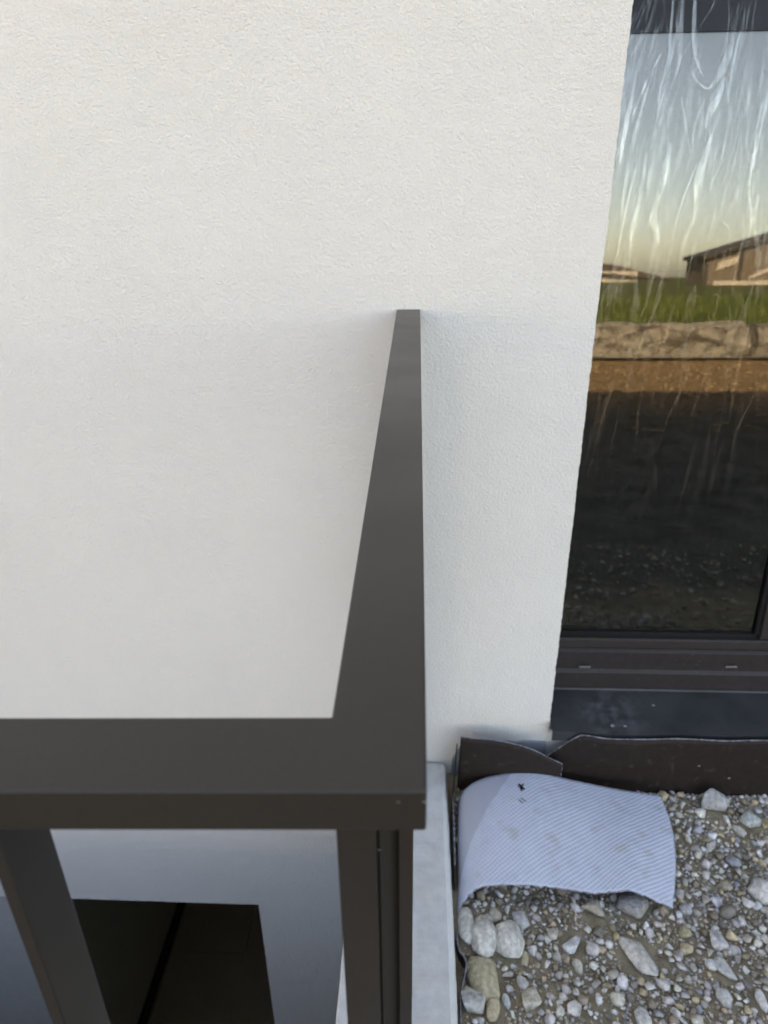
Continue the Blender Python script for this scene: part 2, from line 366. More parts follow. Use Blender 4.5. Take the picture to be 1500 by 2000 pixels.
fl = rects_mesh('field', [(-1500, -3000, 1500, -8.75), (-1500, -8.75, -40, 3000), (40, -8.75, 1500, 3000), (-40, 40, 40, 3000)], 0.42)
tag(link('field', fl, 'field'), 'green meadow reaching to the horizon, seen reflected in the pane', kind='structure')

def soil_h(x, y):
    return (vnoise(x * 9, y * 9, 1) - 0.5) * 0.016 + (vnoise(x * 30, y * 30, 2) - 0.5) * 0.006 + (vnoise(x * 110, y * 110, 3) - 0.5) * 0.0022 \
        + 0.012 * np.exp(-((y + 0.06) / 0.06) ** 2)
xs = np.linspace(FP[0], FP[2], 300); ys = np.linspace(FP[1], FP[3], 270)
X, Y = np.meshgrid(xs, ys, indexing='ij')
edge = np.clip(np.minimum.reduce([FP[2] - X, Y - FP[1]]) / 0.1, 0, 1)
Zs = soil_h(X, Y) * edge
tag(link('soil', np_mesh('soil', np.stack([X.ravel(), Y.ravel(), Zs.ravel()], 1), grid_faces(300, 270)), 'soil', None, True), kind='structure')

# ------------------------------------------------------------------ house
house = empty('house'); tag(house, 'white rendered house wall filling the picture behind the dark railing', 'house')
HH = 4.25; WT = 0.085; CX = 0.3015             # height, facing thickness, X of the wall corner at the window
BX0, BX1, BZ0, BZ1 = -1.9, -0.4115, -2.55, -0.487   # cellar opening
WX0, WX1, WZ0, WZ1 = CX, 1.50, 0.165, 2.30     # window opening in the facing

def relief(x, z):
    return (vnoise(x * 90, z * 90, 5) - 0.5) * 0.0010 + (vnoise(x * 40, z * 40, 6) - 0.5) * 0.0004 + (vnoise(x * 7, z * 7, 8) - 0.5) * 0.0006
V, F = [], []; off = 0
def facing(x0, x1, z0, z1, step):
    global off
    nx = max(2, int(round((x1 - x0) / step)) + 1); nz = max(2, int(round((z1 - z0) / step)) + 1)
    a, b = np.meshgrid(np.linspace(x0, x1, nx), np.linspace(z0, z1, nz), indexing='ij')
    y = -relief(a, b) if step < 0.05 else np.zeros_like(a)
    a = a.copy()
    if step < 0.05 and abs(x1 - CX) < 1e-6:      # ragged arris of the render at the window
        zz = b[-1]; a[-1] += (vnoise(zz * 260, zz * 0, 9) - 0.5) * 0.0015 + (vnoise(zz * 60, zz * 0, 10) - 0.5) * 0.0010
    V.append(np.stack([a.ravel(), y.ravel(), b.ravel()], 1)); F.append(grid_faces(nx, nz, off)); off += nx * nz
    if step < 0.05 and abs(x1 - CX) < 1e-6:      # the reveal, turning back from that arris
        e0 = np.stack([a[-1], y[-1], b[-1]], 1); e1 = e0.copy(); e1[:, 1] = WT; e1[:, 0] = CX
        V.append(np.concatenate([e0, e1])); k = np.arange(nz - 1) + off
        F.append(np.stack([k, k + nz, k + nz + 1, k + 1], 1)); off += 2 * nz
facing(-1.25, CX, BZ1, 1.72, 0.0055)
facing(BX1, KX0, -1.35, BZ1, 0.006)
for q in [(HX0, -1.25, BZ1, HH), (-1.25, CX, 1.72, HH), (CX, WX1, WZ1, HH), (WX1, HX1, 0, HH), (CX, WX1, -0.3, WZ0 - 0.02),
          (HX0, BX0, -3, BZ1), (BX0, BX1, -3, BZ0), (BX1, KX0, -3, -1.35), (KX0, HX1, -3, BZ1), (CX, HX1, BZ1, -0.3)]:
    facing(*q, 5.0)
wall = link('wall', np_mesh('wall', np.concatenate(V), np.concatenate(F)), 'render', house, True)
box('wall_core', (HX0, 0.09, -3), (BX0 - 0.01, 0.30, HH), 'wallbox', house)
box('wall_core', (BX0 - 0.01, 0.09, BZ1 + 0.03), (CX - 0.05, 0.30, HH), 'wallbox', house)
box('wall_core', (BX1 + 0.01, 0.09, -3), (CX - 0.05, 0.30, BZ1 + 0.028), 'wallbox', house)
box('wall_core', (CX - 0.048, 0.15, -3), (HX1, 0.30, 0.14), 'interior', house)
box('wall_core', (CX - 0.048, 0.09, WZ1 + 0.05), (HX1, 0.30, HH), 'wallbox', house)
box('wall_core', (WX1 + 0.05, 0.09, 0.142), (HX1, 0.30, WZ1 + 0.048), 'wallbox', house)
box('side_wall', (HX0 - 0.2, 0, -3), (HX0 - 0.003, HD, HH), 'wallbox', house)
box('side_wall', (HX1 + 0.003, 0, -3), (HX1 + 0.2, HD, HH), 'wallbox', house)
box('rear_wall', (HX0, HD - 0.2, -3), (HX1, HD, HH), 'wallbox', house)
box('roof', (HX0 - 0.2, -0.02, HH + 0.003), (HX1 + 0.2, HD, HH + 0.25), 'roof', house)
box('floor_slab', (HX0, 0.31, -0.15), (HX1, HD - 0.21, 0.05), 'interior', house)
# plinth coating under the render, right of the kerb
xs = np.linspace(0.088, CX - 0.004, 40); top = 0.110 + (vnoise(xs * 60, xs * 0, 4) - 0.5) * 0.004
top = np.where(xs < 0.112, 0.05 + (xs - 0.088) * 2.4, top)
prism('plinth_coating', [(x, t) for x, t in zip(xs, top)] + [(CX - 0.004, -0.1), (0.088, -0.1)], -0.0050, 0.004, 'plinth', house, axis='y')

# cellar opening: reveal, room, tiled floor, partition, grey panel
cw = empty('cellar_opening'); cw.parent = house
prism('reveal', [(BX0, BZ1), (BX1, BZ1), (BX1, BZ0), (BX1 + 0.004, BZ0), (BX1 + 0.004, BZ1 + 0.004), (BX0, BZ1 + 0.004)], 0.0015, 0.34, 'interior', cw, axis='y')
zf = -2.75; xp = 0.3442 * (zf - CAM[2])        # partition foot lies on the line seen in the photograph
box('cellar_floor', (HX0, 0.31, zf - 0.2), (HX1, HD - 0.21, zf - 0.012), 'interior', cw)
tm = None
for i in range(5):
    for j in range(9):
        x0 = xp + 0.012 + i * 0.42; y0 = 0.02 + j * 0.42
        if tm is None:
            tl = box('tile', (0, 0, -0.012), (0.414, 0.414, 0), 'tile', cw, 0.002, 1); tm = tl.data
        else:
            tl = bpy.data.objects.new('tile', tm); C.objects.link(tl); tl.parent = cw
        tl.location = (x0, y0, zf + 0.0)
box('partition', (xp - 0.12, 0.012, zf - 0.01), (xp - 0.025, 5.0, -0.16), 'interior', cw)
box('skirting', (xp - 0.024, 0.012, zf + 0.002), (xp - 0.004, 5.0, zf + 0.10), 'gasket', cw)
box('skirting_trim', (xp - 0.003, 0.012, zf + 0.002), (xp + 0.008, 5.0, zf + 0.014), 'tile', cw)
box('cellar_panel', (BX0 + 0.005, 0.02, BZ0), (-0.965, 0.06, BZ1 - 0.004), 'door', cw)
box('cellar_wall', (0.9, 0.31, zf), (1.0, 5, -0.16), 'interior', cw)
box('cellar_wall', (HX0 + 0.1, 5.0, zf), (HX1, 5.1, -0.16), 'interior', cw)

# ------------------------------------------------------------------ window
win = empty('window'); win.parent = house
FY = 0.091                                       # front of the fixed frame
FB = 0.187                                       # bottom of the fixed frame
RX = 0.765                                       # right end of the tilted sash's glass
def bar_x(name, prof, x0, x1, m, parent):        # profile in (y,z) run along x
    return prism(name, prof, x0, x1, m, parent, bevel=0.0016, axis='x')
bar_x('bottom_frame', [(FY, FB), (FY, 0.232), (FY + 0.006, 0.238), (FY + 0.006, 0.286), (FY + 0.016, 0.294), (0.165, 0.294), (0.165, FB)], 0.25, 1.55, 'frame', win)
box('left_frame', (0.25, FY, 0.296), (0.318, 0.165, 2.33), 'frame', win, 0.002)
box('mullion', (RX + 0.052, FY, 0.296), (RX + 0.13, 0.165, 2.33), 'frame', win, 0.002)
box('right_frame', (1.48, FY, 0.296), (1.55, 0.165, 2.33), 'frame', win, 0.002)
box('top_frame', (0.320, FY, 2.26), (RX + 0.050, 0.165, 2.33), 'frame', win, 0.002)
box('side_pane', (RX + 0.132, 0.118, 0.296), (1.478, 0.124, 2.328), 'glass', win)
for px in (1142, 1428):
    p = on_y(px, 1302, FY)
    box('drain_cap', (p[0] - 0.013, FY - 0.0022, p[2] - 0.0028), (p[0] + 0.013, FY - 0.0002, p[2] + 0.0028), 'chip', win, 0.0008, 1)
# the sash leans inwards at the top (tilted open a little); built upright about its hinge, then turned
TILT = math.radians(3.7); HY, HZ = 0.122, 0.322
sash = empty('tilted_sash', (0, HY, HZ)); sash.parent = win; sash.rotation_euler = (-TILT, 0, 0)
def S(name, *a, **k):
    o = box(name, *a, sash, **k); o.matrix_parent_inverse = Matrix(); return o
S('sash_rail', (0.28, -0.020, -0.030), (RX + 0.045, 0.030, -0.004), 'frame', bevel=0.005, seg=3)
S('gasket', (0.30, -0.006, -0.0038), (RX + 0.004, 0.02, 0.006), 'gasket')
S('sash_stile', (RX + 0.006, -0.016, -0.0035), (RX + 0.045, 0.030, 1.95), 'frame', bevel=0.003)
S('sash_stile', (0.27, -0.005, -0.0035), (0.310, 0.030, 1.95), 'frame', bevel=0.003)
S('sash_rail', (0.312, -0.005, 1.90), (RX + 0.0055, 0.030, 1.95), 'frame', bevel=0.003)
S('glazing_bead', (RX - 0.003, -0.008, 0.0065), (RX + 0.0055, 0.0, 1.898), 'gasket')
S('glazing_bar', (0.3105, -0.003, 1.155), (RX - 0.0035, 0.0008, 1.30), 'bar', bevel=0.0012)
S('glass_pane', (0.31, 0.001, 0.0065), (RX + 0.004, 0.007, 1.898), 'glass')
# sill
sill = prism('sill', [(0.093, 0.184), (0.093, 0.190), (0.088, 0.190), (0.086, 0.186), (-0.030, 0.166), (-0.030, 0.140), (-0.027, 0.140), (-0.027, 0.162), (0.087, 0.181)], CX + 0.0015, 1.55, 'sill', win, axis='x')
for i, (px, py, r) in enumerate([(1207, 1356, .0045), (1232, 1356, .0025), (1272, 1401, .0032)]):
    p = on_y(px, py, 0.03); t = (p[2] - 0.176)
    p = on_y(px, py, 0.03 - t * 0.9)
    bm = bmesh.new(); bmesh.ops.create_icosphere(bm, subdivisions=1, radius=r)
    zz = 0.166 + (min(max(p[1], -0.028), 0.084) + 0.030) * 0.1724
    for v in bm.verts: v.co = Vector((p[0] + v.co.x * (1 + random.random()), min(max(p[1], -0.028), 0.084) + v.co.y, zz + v.co.z * 0.35))
    link('mortar_splash', bm_mesh('mortar_splash', bm), 'caulk', sill)

# ------------------------------------------------------------------ protective film on the tilted pane
film = empty('protective_film', (0, HY, HZ)); film.rotation_euler = (-TILT, 0, 0)
tag(film, 'wrinkled clear plastic film stuck over the dark framed window', 'film')
bpy.context.view_layer.update()
FM = Matrix.Translation((0, HY, HZ)) @ Matrix.Rotation(-TILT, 4, 'X'); FMI = FM.inverted()
nrm = (FM.to_3x3() @ Vector((0, 1, 0)))
def on_pane(px, py, lift=0.0):
    """photo pixel -> film local (x, z)"""
    r = Vector(ray(px, py)); o = Vector(CAM); q = FM @ Vector((0, -0.004 - lift, 0))
    t = (q - o).dot(nrm) / r.dot(nrm); return FMI @ (o + r * t)
def film_link(name, me, m, smooth=True):
    o = link(name, me, m, None, smooth); o.parent = film; return o
nu, nv = 60, 150
a, b = np.meshgrid(np.linspace(0.3115, RX - 0.004, nu), np.linspace(0.010, 1.40, nv), indexing='ij')
y = -0.0035 - 0.0022 * vnoise(a * 70 + b * 16, b * 9, 21) * (0.4 + vnoise(a * 9, b * 5, 22))
film_link('film_sheet', np_mesh('film_sheet', np.stack([a.ravel(), y.ravel(), b.ravel()], 1), grid_faces(nu, nv)), 'film')
def fold_mesh(name, pts, wid, lift=0.004):
    """a delaminated crease: a slender, slightly arched lens of film along a polyline of pane points"""
    n = max(8, 5 * len(pts)); c = catmull(pts, n); wv = np.interp(np.linspace(0, 1, n), np.linspace(0, 1, len(wid)), wid)
    v, f = [], []
    for i in range(n):
        t = c[min(i + 1, n - 1)] - c[max(i - 1, 0)]; t /= np.linalg.norm(t) + 1e-9; s = np.array([t[2], 0, -t[0]])
        for k, e in ((-1, 0.0), (-0.4, 1), (0.4, 1), (1, 0.0)):
            p = c[i] + s * wv[i] * 0.5 * k; v.append((p[0], -0.0062 - lift * 0.12 * e * min(1, wv[i] / 0.008), p[2]))
        if i:
            for k in range(3): q = (i - 1) * 4 + k; f.append((q, q + 1, q + 5, q + 4))
    return pymesh(name, v, f)
# the large folds, traced as polylines (pixel, width in mm)
big = [([(1358, -30), (1355, 40), (1357, 100), (1366, 135), (1373, 150)], [3, 6, 8, 6, 1]),
       ([(1348, 137), (1362, 160), (1382, 173), (1402, 150), (1420, 110), (1432, 72)], [1, 4, 6, 13, 11, 4]),
       ([(1414, 150), (1400, 185), (1388, 215), (1377, 250)], [2, 18, 13, 2]),
       ([(1390, 262), (1378, 300), (1366, 340), (1360, 390), (1352, 440)], [4, 11, 17, 9, 2]),
       ([(1310, 280), (1300, 320), (1290, 370), (1276, 420), (1280, 455), (1287, 480)], [5, 10, 12, 10, 14, 3]),
       ([(1334, -40), (1330, 50), (1328, 110), (1318, 150), (1305, 185)], [3, 6, 6, 4, 1]),
       ([(1318, -40), (1310, 50), (1305, 110), (1290, 170), (1283, 230)], [2, 4, 4, 3, 1]),
       ([(1500, 150), (1490, 210), (1478, 270), (1470, 330)], [6, 10, 9, 2]),
       ([(1470, 300), (1462, 370), (1466, 420), (1462, 460)], [3, 5, 4, 1]),
       ([(1253, 60), (1246, 85), (1232, 110)], [2, 3, 2]),
       ([(1290, 105), (1262, 160), (1235, 225)], [3, 3, 2]),
       ([(1275, 140), (1250, 220), (1225, 330), (1212, 430)], [2, 5, 6, 3]),
       ([(1240, 160), (1225, 230), (1210, 320)], [3, 9, 3]),
       ([(1262, 300), (1248, 390), (1235, 450), (1228, 520)], [3, 7, 9, 3]),
       ([(1240, 330), (1220, 420), (1205, 500)], [2, 6, 3]),
       ([(1330, 190), (1338, 240), (1348, 300)], [3, 3, 1]),
       ([(1375, 195), (1355, 250), (1352, 300)], [1, 3, 1]),
       ([(1360, 320), (1330, 400), (1312, 470)], [2, 3, 1]),
       ([(1412, 435), (1426, 450)], [3, 4, 1]), ([(1452, 437), (1440, 452)], [1, 3, 1]),
       ([(1445, 60), (1430, 130), (1420, 200)], [3, 4, 1]),
       ([(1420, 250), (1405, 320), (1385, 365)], [2, 3, 1]),
       ([(1480, 380), (1472, 440), (1484, 500)], [5, 7, 2])]
for pts, wid in big:
    film_link('fold', fold_mesh('fold', [np.array(on_pane(*p)) for p in pts], [q / 1000 * 1.0 for q in wid]), 'fold')
# broad, faint patches where the film has lifted off the glass
v_all, f_all, o_ = [], [], 0
r4 = random.Random(17)
for i in range(60):
    px, py = r4.uniform(1120, 1500), (r4.uniform(20, 430) if i < 32 else r4.uniform(430, 1050)); ln = r4.uniform(80, 260); sl_ = r4.gauss(-0.2, 0.08)
    me = fold_mesh('c', [np.array(on_pane(px + sl_ * ln * t + r4.gauss(0, 5), py + ln * t)) for t in (0, .33, .66, 1)], [0.001, r4.uniform(.006, .020), r4.uniform(.003, .016), 0.001])
    vv = np.array([tuple(q.co) for q in me.vertices]); ff = np.array([tuple(q.vertices) for q in me.polygons]); bpy.data.meshes.remove(me)
    if not ((vv[:, 0] > 0.312) & (vv[:, 0] < RX - 0.005) & (vv[:, 2] > 0.01) & (vv[:, 2] < 1.39)).all(): continue
    vv[:, 1] -= 0.0020 + 0.0001 * i
    v_all.append(vv); f_all.append(ff + o_); o_ += len(vv)
tag(film_link('lifted_patches', np_mesh('lifted_patches', np.concatenate(v_all), np.concatenate(f_all)), 'haze_patch'), kind='stuff')
# the many fine creases, mostly running down and a little to the left
v_all, f_all, o_ = [], [], 0
r2 = random.Random(5)
for i in range(250):
    if i < 190:
        px = r2.choice([r2.uniform(1205, 1330), r2.uniform(1400, 1520), r2.uniform(1190, 1510)]); py = r2.uniform(-60, 470); ln = r2.uniform(40, 190)
    else:
        px = r2.uniform(1140, 1500); py = r2.uniform(470, 1050); ln = r2.uniform(60, 260)
    sl_ = r2.gauss(-0.24, 0.10) if px < 1400 else r2.gauss(-0.14, 0.10)
    if i % 11 == 0: sl_ = r2.uniform(-0.8, 0.5)
    pts = [np.array(on_pane(px + sl_ * ln * t + r2.gauss(0, 2.0), py + ln * t)) for t in (0, .33, .66, 1)]
    wd = r2.uniform(0.0007, 0.0032) * r2.choice([0.7, 1, 1, 2.2]) if i < 190 else r2.uniform(0.001, 0.007)
    me = fold_mesh('c', pts, [0.0004, wd, wd * r2.uniform(.4, 1.2), 0.0004])
    vv = np.array([tuple(q.co) for q in me.vertices]); ff = np.array([tuple(q.vertices) for q in me.polygons]); bpy.data.meshes.remove(me)
    ok = (vv[:, 0] > 0.312) & (vv[:, 0] < RX - 0.005) & (vv[:, 2] > 0.01) & (vv[:, 2] < 1.39)
    if not ok.all(): continue
    vv[:, 1] -= 0.0004 + 0.00012 * (i % 9)
    v_all.append(vv); f_all.append(ff + o_); o_ += len(vv)
tag(film_link('fine_creases', np_mesh('fine_creases', np.concatenate(v_all), np.concatenate(f_all)), 'crease'), kind='stuff')

# ------------------------------------------------------------------ light well (kerb and shaft)
well = empty('light_well'); tag(well, 'pale concrete kerb of the light well under the railing', 'light well')
ch = 0.007
bm = bmesh.new()
yy = np.linspace(OYF, -0.0015, 150)
prof = [(KX0, -2.9), (KX0, KZ - 0.004), (KX0 + 0.004, KZ), (KX1 - 0.012, KZ), (KX1 - 0.004, KZ - 0.0035), (KX1, KZ - 0.014), (KX1, -2.9)]
rows = []
for i, q in enumerate(yy):
    row = []
    for k, (px, pz) in enumerate(prof):
        j = (float(vnoise(np.array([q * 40.0]), np.array([k * 7.3]), 31)[0]) - 0.5) * 0.0016 if pz > 0 else 0
        zz = pz + j
        if q > -0.022 and pz > 0:                # the corner against the house is knocked off
            zz -= (q + 0.022) * (0.55 if k >= 3 else 0.25)
        row.append(bm.verts.new((px + j, q, zz)))
    rows.append(row)
for i in range(len(yy) - 1):
    for k in range(len(prof) - 1):
        fc = bm.faces.new((rows[i][k], rows[i][k + 1], rows[i + 1][k + 1], rows[i + 1][k])); fc.material_index = 1 if k in (3, 4) else 2 if k == 0 else 0
kb = link('side_kerb', bm_mesh('side_kerb', bm), 'concrete', well); kb.data.materials.append(M['concrete_edge']); kb.data.materials.append(M['shaft'])
prism('front_kerb', [(OYF, -2.9), (OYF, KZ - 0.006), (OYF + 0.006, KZ), (WELL_F - 0.004, KZ), (WELL_F, KZ - 0.004), (WELL_F, -2.9)], OX0, KX0 - 0.0005, 'shaft', well, axis='x')
prism('left_kerb', [(OX0, -2.9), (OX0, KZ - 0.006), (OX0 + 0.006, KZ), (WELL_L - 0.004, KZ), (WELL_L, KZ - 0.004), (WELL_L, -2.9)], WELL_F + 0.0005, -0.0015, 'shaft', well, axis='y')
box('shaft_floor', (WELL_L, WELL_F, -2.9), (KX0, 0, -2.72), 'concrete', well)

# ------------------------------------------------------------------ railing
rail = empty('railing', (0, 0, KZ)); tag(rail, 'dark anthracite flat bar railing turning a corner on the concrete kerb', 'railing')
RZ = CAM[2] - 0.2076; RT = 0.0208
yo = CAM[1] + 0.1912; yi = CAM[1] + 0.2305; k_ = 0.032; LX = -2.7
prism('handrail', [(0.005, yo), (0.0052, -0.0004), (-0.0348, -0.0004), (-0.035, yi), (LX, yi + k_ * LX), (LX, yo + k_ * LX)], RZ - RT, RZ, 'rail', rail, bevel=0.0014, seg=3)
yb = RZ - RT + 0.0005
YA = CAM[1]
prism('corner_post', [(-0.0313, YA + 0.2005), (-0.0150, YA + 0.2005), (-0.0145, YA + 0.2030), (-0.0138, YA + 0.2015), (-0.0059, YA + 0.2090), (-0.0059, YA + 0.2055),
                      (-0.0002, YA + 0.2055), (-0.0002, YA + 0.2290), (-0.0313, YA + 0.2290)], KZ + 0.001, yb, 'rail', rail)
for i in range(16):
    x = -0.166 - 0.16 * i
    dy = k_ * x
    box('baluster', (x - 0.0066, yo + 0.0045 + dy, KZ + 0.001), (x, yi - 0.0045 + dy, yb), 'rail', rail, 0.0007, 1)
for i in range(1, 6):
    y0 = YA + 0.2055 + 0.165 * i
    box('baluster', (-0.0313, y0, KZ + 0.001), (-0.0004, y0 + 0.0066, yb), 'rail', rail, 0.0007, 1)
box('end_post', (-0.0313, -0.088, KZ + 0.001), (-0.0006, -0.046, yb), 'rail', rail, 0.0007, 1)
for px, py, r in ((777, 1566, 0.0008), (829, 1566, 0.0006), (741, 1660, 0.0004)):
    p = on_y(px, py, yo - 0.0002 if py < 1600 else YA + 0.2004)
    bm = bmesh.new(); bmesh.ops.create_icosphere(bm, subdivisions=1, radius=r)
    for v in bm.verts: v.co = Vector((p[0] + v.co.x * 1.4, p[1] + v.co.y * 0.25, p[2] + v.co.z))
    link('paint_chip', bm_mesh('paint_chip', bm), 'chip', rail)

# ------------------------------------------------------------------ membrane strips
def sheet(name, A, B, m, parent, n=70, k=24, wob=0.0, seed=0, thick=0.0022, uvs=1.0):
    """ruled sheet between two space curves, given thickness and a UV in metres"""
    a, b = catmull(A, n), catmull(B, n); t = np.linspace(0, 1, k)[None, :, None]
    P = a[:, None, :] * (1 - t) + b[:, None, :] * t
    if wob:
        U, W = np.meshgrid(np.arange(n) / n * 6, np.arange(k) / k * 3, indexing='ij')
        P[..., 2] += (vnoise(U, W, seed) - 0.5) * wob; P[..., 1] += (vnoise(U, W, seed + 1) - 0.5) * wob * 0.5
    me = np_mesh(name, P.reshape(-1, 3), grid_faces(n, k))
    lu = np.concatenate([[0], np.cumsum(np.linalg.norm(np.diff(P[:, k // 2], axis=0), axis=1))])
    wd = np.linalg.norm(P[:, -1] - P[:, 0], axis=1).mean()
    uv = me.uv_layers.new(name='UVMap'); idx = np.zeros(len(me.loops), dtype=np.int32); me.loops.foreach_get('vertex_index', idx)
    arr = np.stack([lu[idx // k], (idx % k) / (k - 1) * wd], 1) * uvs
    uv.data.foreach_set('uv', arr.astype(np.float32).ravel())
    o = link(name, me, m, parent, True)
    so = o.modifiers.new('thickness', 'SOLIDIFY'); so.thickness = thick; so.offset = 0
    return o, P
def fringe(P, parent, r=0.0016):
    tube('frayed_edge', P, r, 'fringe', parent, 5, 0.55)

mem1 = empty('membrane_strip', (0.7, -0.045, 0)); tag(mem1, 'dark brown membrane strip standing upright below the black window sill', 'membrane')
tp = [(1068, 1478), (1098, 1457), (1130, 1438), (1150, 1437), (1190, 1443), (1260, 1444), (1330, 1443), (1420, 1447), (1500, 1446)]
A = [on_y(px, py, -0.030 - 0.012 * min(1, (px - 1068) / 120)) for px, py in tp]
A += [A[-1] + np.array([0.3, 0.0, 0.002]), A[-1] + np.array([0.75, 0.002, -0.004])]
B = [np.array([p[0], -0.050, -0.03]) for p in A]
o1, P1 = sheet('membrane_sheet', A, B, 'membrane', mem1, 120, 14, 0.006, 41)
fringe(catmull(A, 240), mem1, 0.0013)
for px, py in ((1365, 1496), (1424, 1520)):
    p = on_y(px, py, -0.0485); bm = bmesh.new(); bmesh.ops.create_icosphere(bm, subdivisions=1, radius=0.0022)
    for v in bm.verts: v.co = Vector((p[0] + v.co.x * 1.5, p[1] + v.co.y * 0.4, p[2] + v.co.z))
    link('mud_splash', bm_mesh('mud_splash', bm), 'caulk', mem1)

mem2 = empty('folded_membrane', (0.1, -0.2, 0)); tag(mem2, 'membrane flap folded over by the kerb, pale ribbed back up, lying on gravel', 'membrane')
tp = [(900, 1440), (925, 1443), (960, 1445), (1000, 1452), (1040, 1464), (1072, 1480), (1098, 1492)]
A = [on_y(px, py, -0.047 - 0.012 * i / 6) for i, (px, py) in enumerate(tp)]
B = [np.array([p[0] - 0.006, -0.062 - 0.004 * i, -0.02]) for i, p in enumerate(A)]
sheet('wall_strip', A, B, 'membrane', mem2, 40, 14, 0.003, 43)
fringe(catmull(A, 80), mem2, 0.0011)
fringe(np.array([A[-1] * (1 - t) + B[-1] * t for t in np.linspace(0, .55, 20)]), mem2, 0.0009)
# the turn along the kerb, dark, into which the fold dips
A = [on_y(893, 1452, -0.046), np.array([0.089, -0.07, 0.085]), np.array([0.084, -0.11, 0.05]), np.array([0.0815, -0.18, 0.036]), np.array([0.0805, -0.30, 0.030])]
B = [np.array([0.090, -0.052, -0.03]), np.array([0.086, -0.075, -0.03]), np.array([0.083, -0.11, -0.03]), np.array([0.081, -0.18, -0.03]), np.array([0.080, -0.30, -0.03])]
sheet('kerb_strip', A, B, 'membrane', mem2, 40, 8, 0.0, 44)
far = [(892, 1590, -.015), (895, 1568, .022), (906, 1546, .046), (930, 1528, .061), (970, 1515, .070), (1040, 1505, .076), (1100, 1519, .070), (1200, 1541, .056), (1290, 1556, .044)]
near = [(893, 1815, -.015), (896, 1788, .012), (906, 1762, .028), (927, 1741, .040), (955, 1733, .047), (1030, 1731, .050), (1110, 1738, .050), (1165, 1745, .047), (1232, 1742, .050), (1278, 1760, .036), (1313, 1774, .024)]
A = [on_z(*p) for p in far]; B = [on_z(*p) for p in near]
n_, k_s = 90, 40
a_, b_ = catmull(A, n_), catmull(B, n_)
t = np.linspace(0, 1, k_s)[None, :, None]; Pm = a_[:, None] * (1 - t) + b_[:, None] * t
tt = np.linspace(0, 1, k_s)[None, :]; uu = np.linspace(0, 1, n_)[:, None]
Pm[..., 2] += 0.008 * np.sin(np.pi * tt) * np.clip(uu * 3, 0, 1) + (vnoise(uu * 5 + tt * 0, tt * 3 + uu * 0, 47) - 0.5) * 0.005
Pm[..., 0] += 0.016 * np.sin(np.pi * tt) * np.clip((uu - 0.6) / 0.4, 0, 1)
# edge with small nicks
Pm[:, -1, 1] += (vnoise(np.arange(n_) * 0.6, np.arange(n_) * 0.0, 48) - 0.5) * 0.004
me = np_mesh('fold_flap', Pm.reshape(-1, 3), grid_faces(n_, k_s))
uv = me.uv_layers.new(name='UVMap'); idx = np.zeros(len(me.loops), dtype=np.int32); me.loops.foreach_get('vertex_index', idx)
lu = np.concatenate([[0], np.cumsum(np.linalg.norm(np.diff(Pm[:, k_s // 2], axis=0), axis=1))])
uvv = np.stack([lu[idx // k_s], -(idx % k_s) / (k_s - 1) * 0.27], 1)
uv.data.foreach_set('uv', uvv.astype(np.float32).ravel())
fo = link('fold_flap', me, 'fabric', mem2, True)
so = fo.modifiers.new('thickness', 'SOLIDIFY'); so.thickness = 0.0022; so.offset = 0
fringe(Pm[:, -1] + [0, 0, 0.0005], mem2, 0.0010); fringe(Pm[:, 0] + [0, 0, 0.0005], mem2, 0.0008); fringe(Pm[-1] + [0, 0, 0.0005], mem2, 0.0010)
# small black printed marks on the flap
def mark(strokes):
    v, f = [], []
    for (x0, y0), (x1, y1), wd in strokes:
        def fl(px, py):                           # nearest point of the flap under that pixel
            q = on_z(px, py, 0.07); d = np.linalg.norm(Pm[..., :2] - q[:2], axis=2); i = np.unravel_index(d.argmin(), d.shape)
            q = on_z(px, py, Pm[i][2] + 0.0022); return q
        a, b = fl(x0, y0), fl(x1, y1); d = (b - a) / np.linalg.norm(b - a); s = np.cross(d, [0, 0, 1]) * wd / 2; k = len(v)
        v += [a - s, a + s, b + s, b - s]; f.append((k, k + 1, k + 2, k + 3))
    link('printed_mark', pymesh('printed_mark', v, f), 'ink', mem2)
mark([((1013, 1531), (1024, 1542), .0050), ((1023, 1531), (1015, 1540), .0024), ((1017, 1536), (1019, 1545), .0034), ((1011, 1536), (1018, 1535), .002)])
mark([((1012, 1561), (1022, 1569), .0012), ((1017, 1558), (1028, 1566), .0018), ((1014, 1563), (1018, 1567), .0010)])
# free edge of the membrane beyond the fold, running along the kerb to the camera
ed = [(898, 1795, .004), (893, 1830, .012), (897, 1855, .014), (907, 1870, .018), (911, 1885, .020), (906, 1915, .018), (900, 1950, .016), (900, 2000, .014), (901, 2060, .012)]
A = [on_z(*p) for p in ed]; B = [np.array([p[0] - 0.004, p[1], -0.03]) for p in A]
sheet('kerb_tail', A, B, 'membrane', mem2, 60, 6, 0.0, 45)
fringe(catmull(A, 90), mem2, 0.0012)
tube('adhesive_bead', catmull([on_z(884, 1560, .034), on_z(886, 1600, .030), on_z(887, 1640, .030), on_z(888, 1690, .026)], 60), 0.0022, 'caulk', mem2, 6, 0.6)

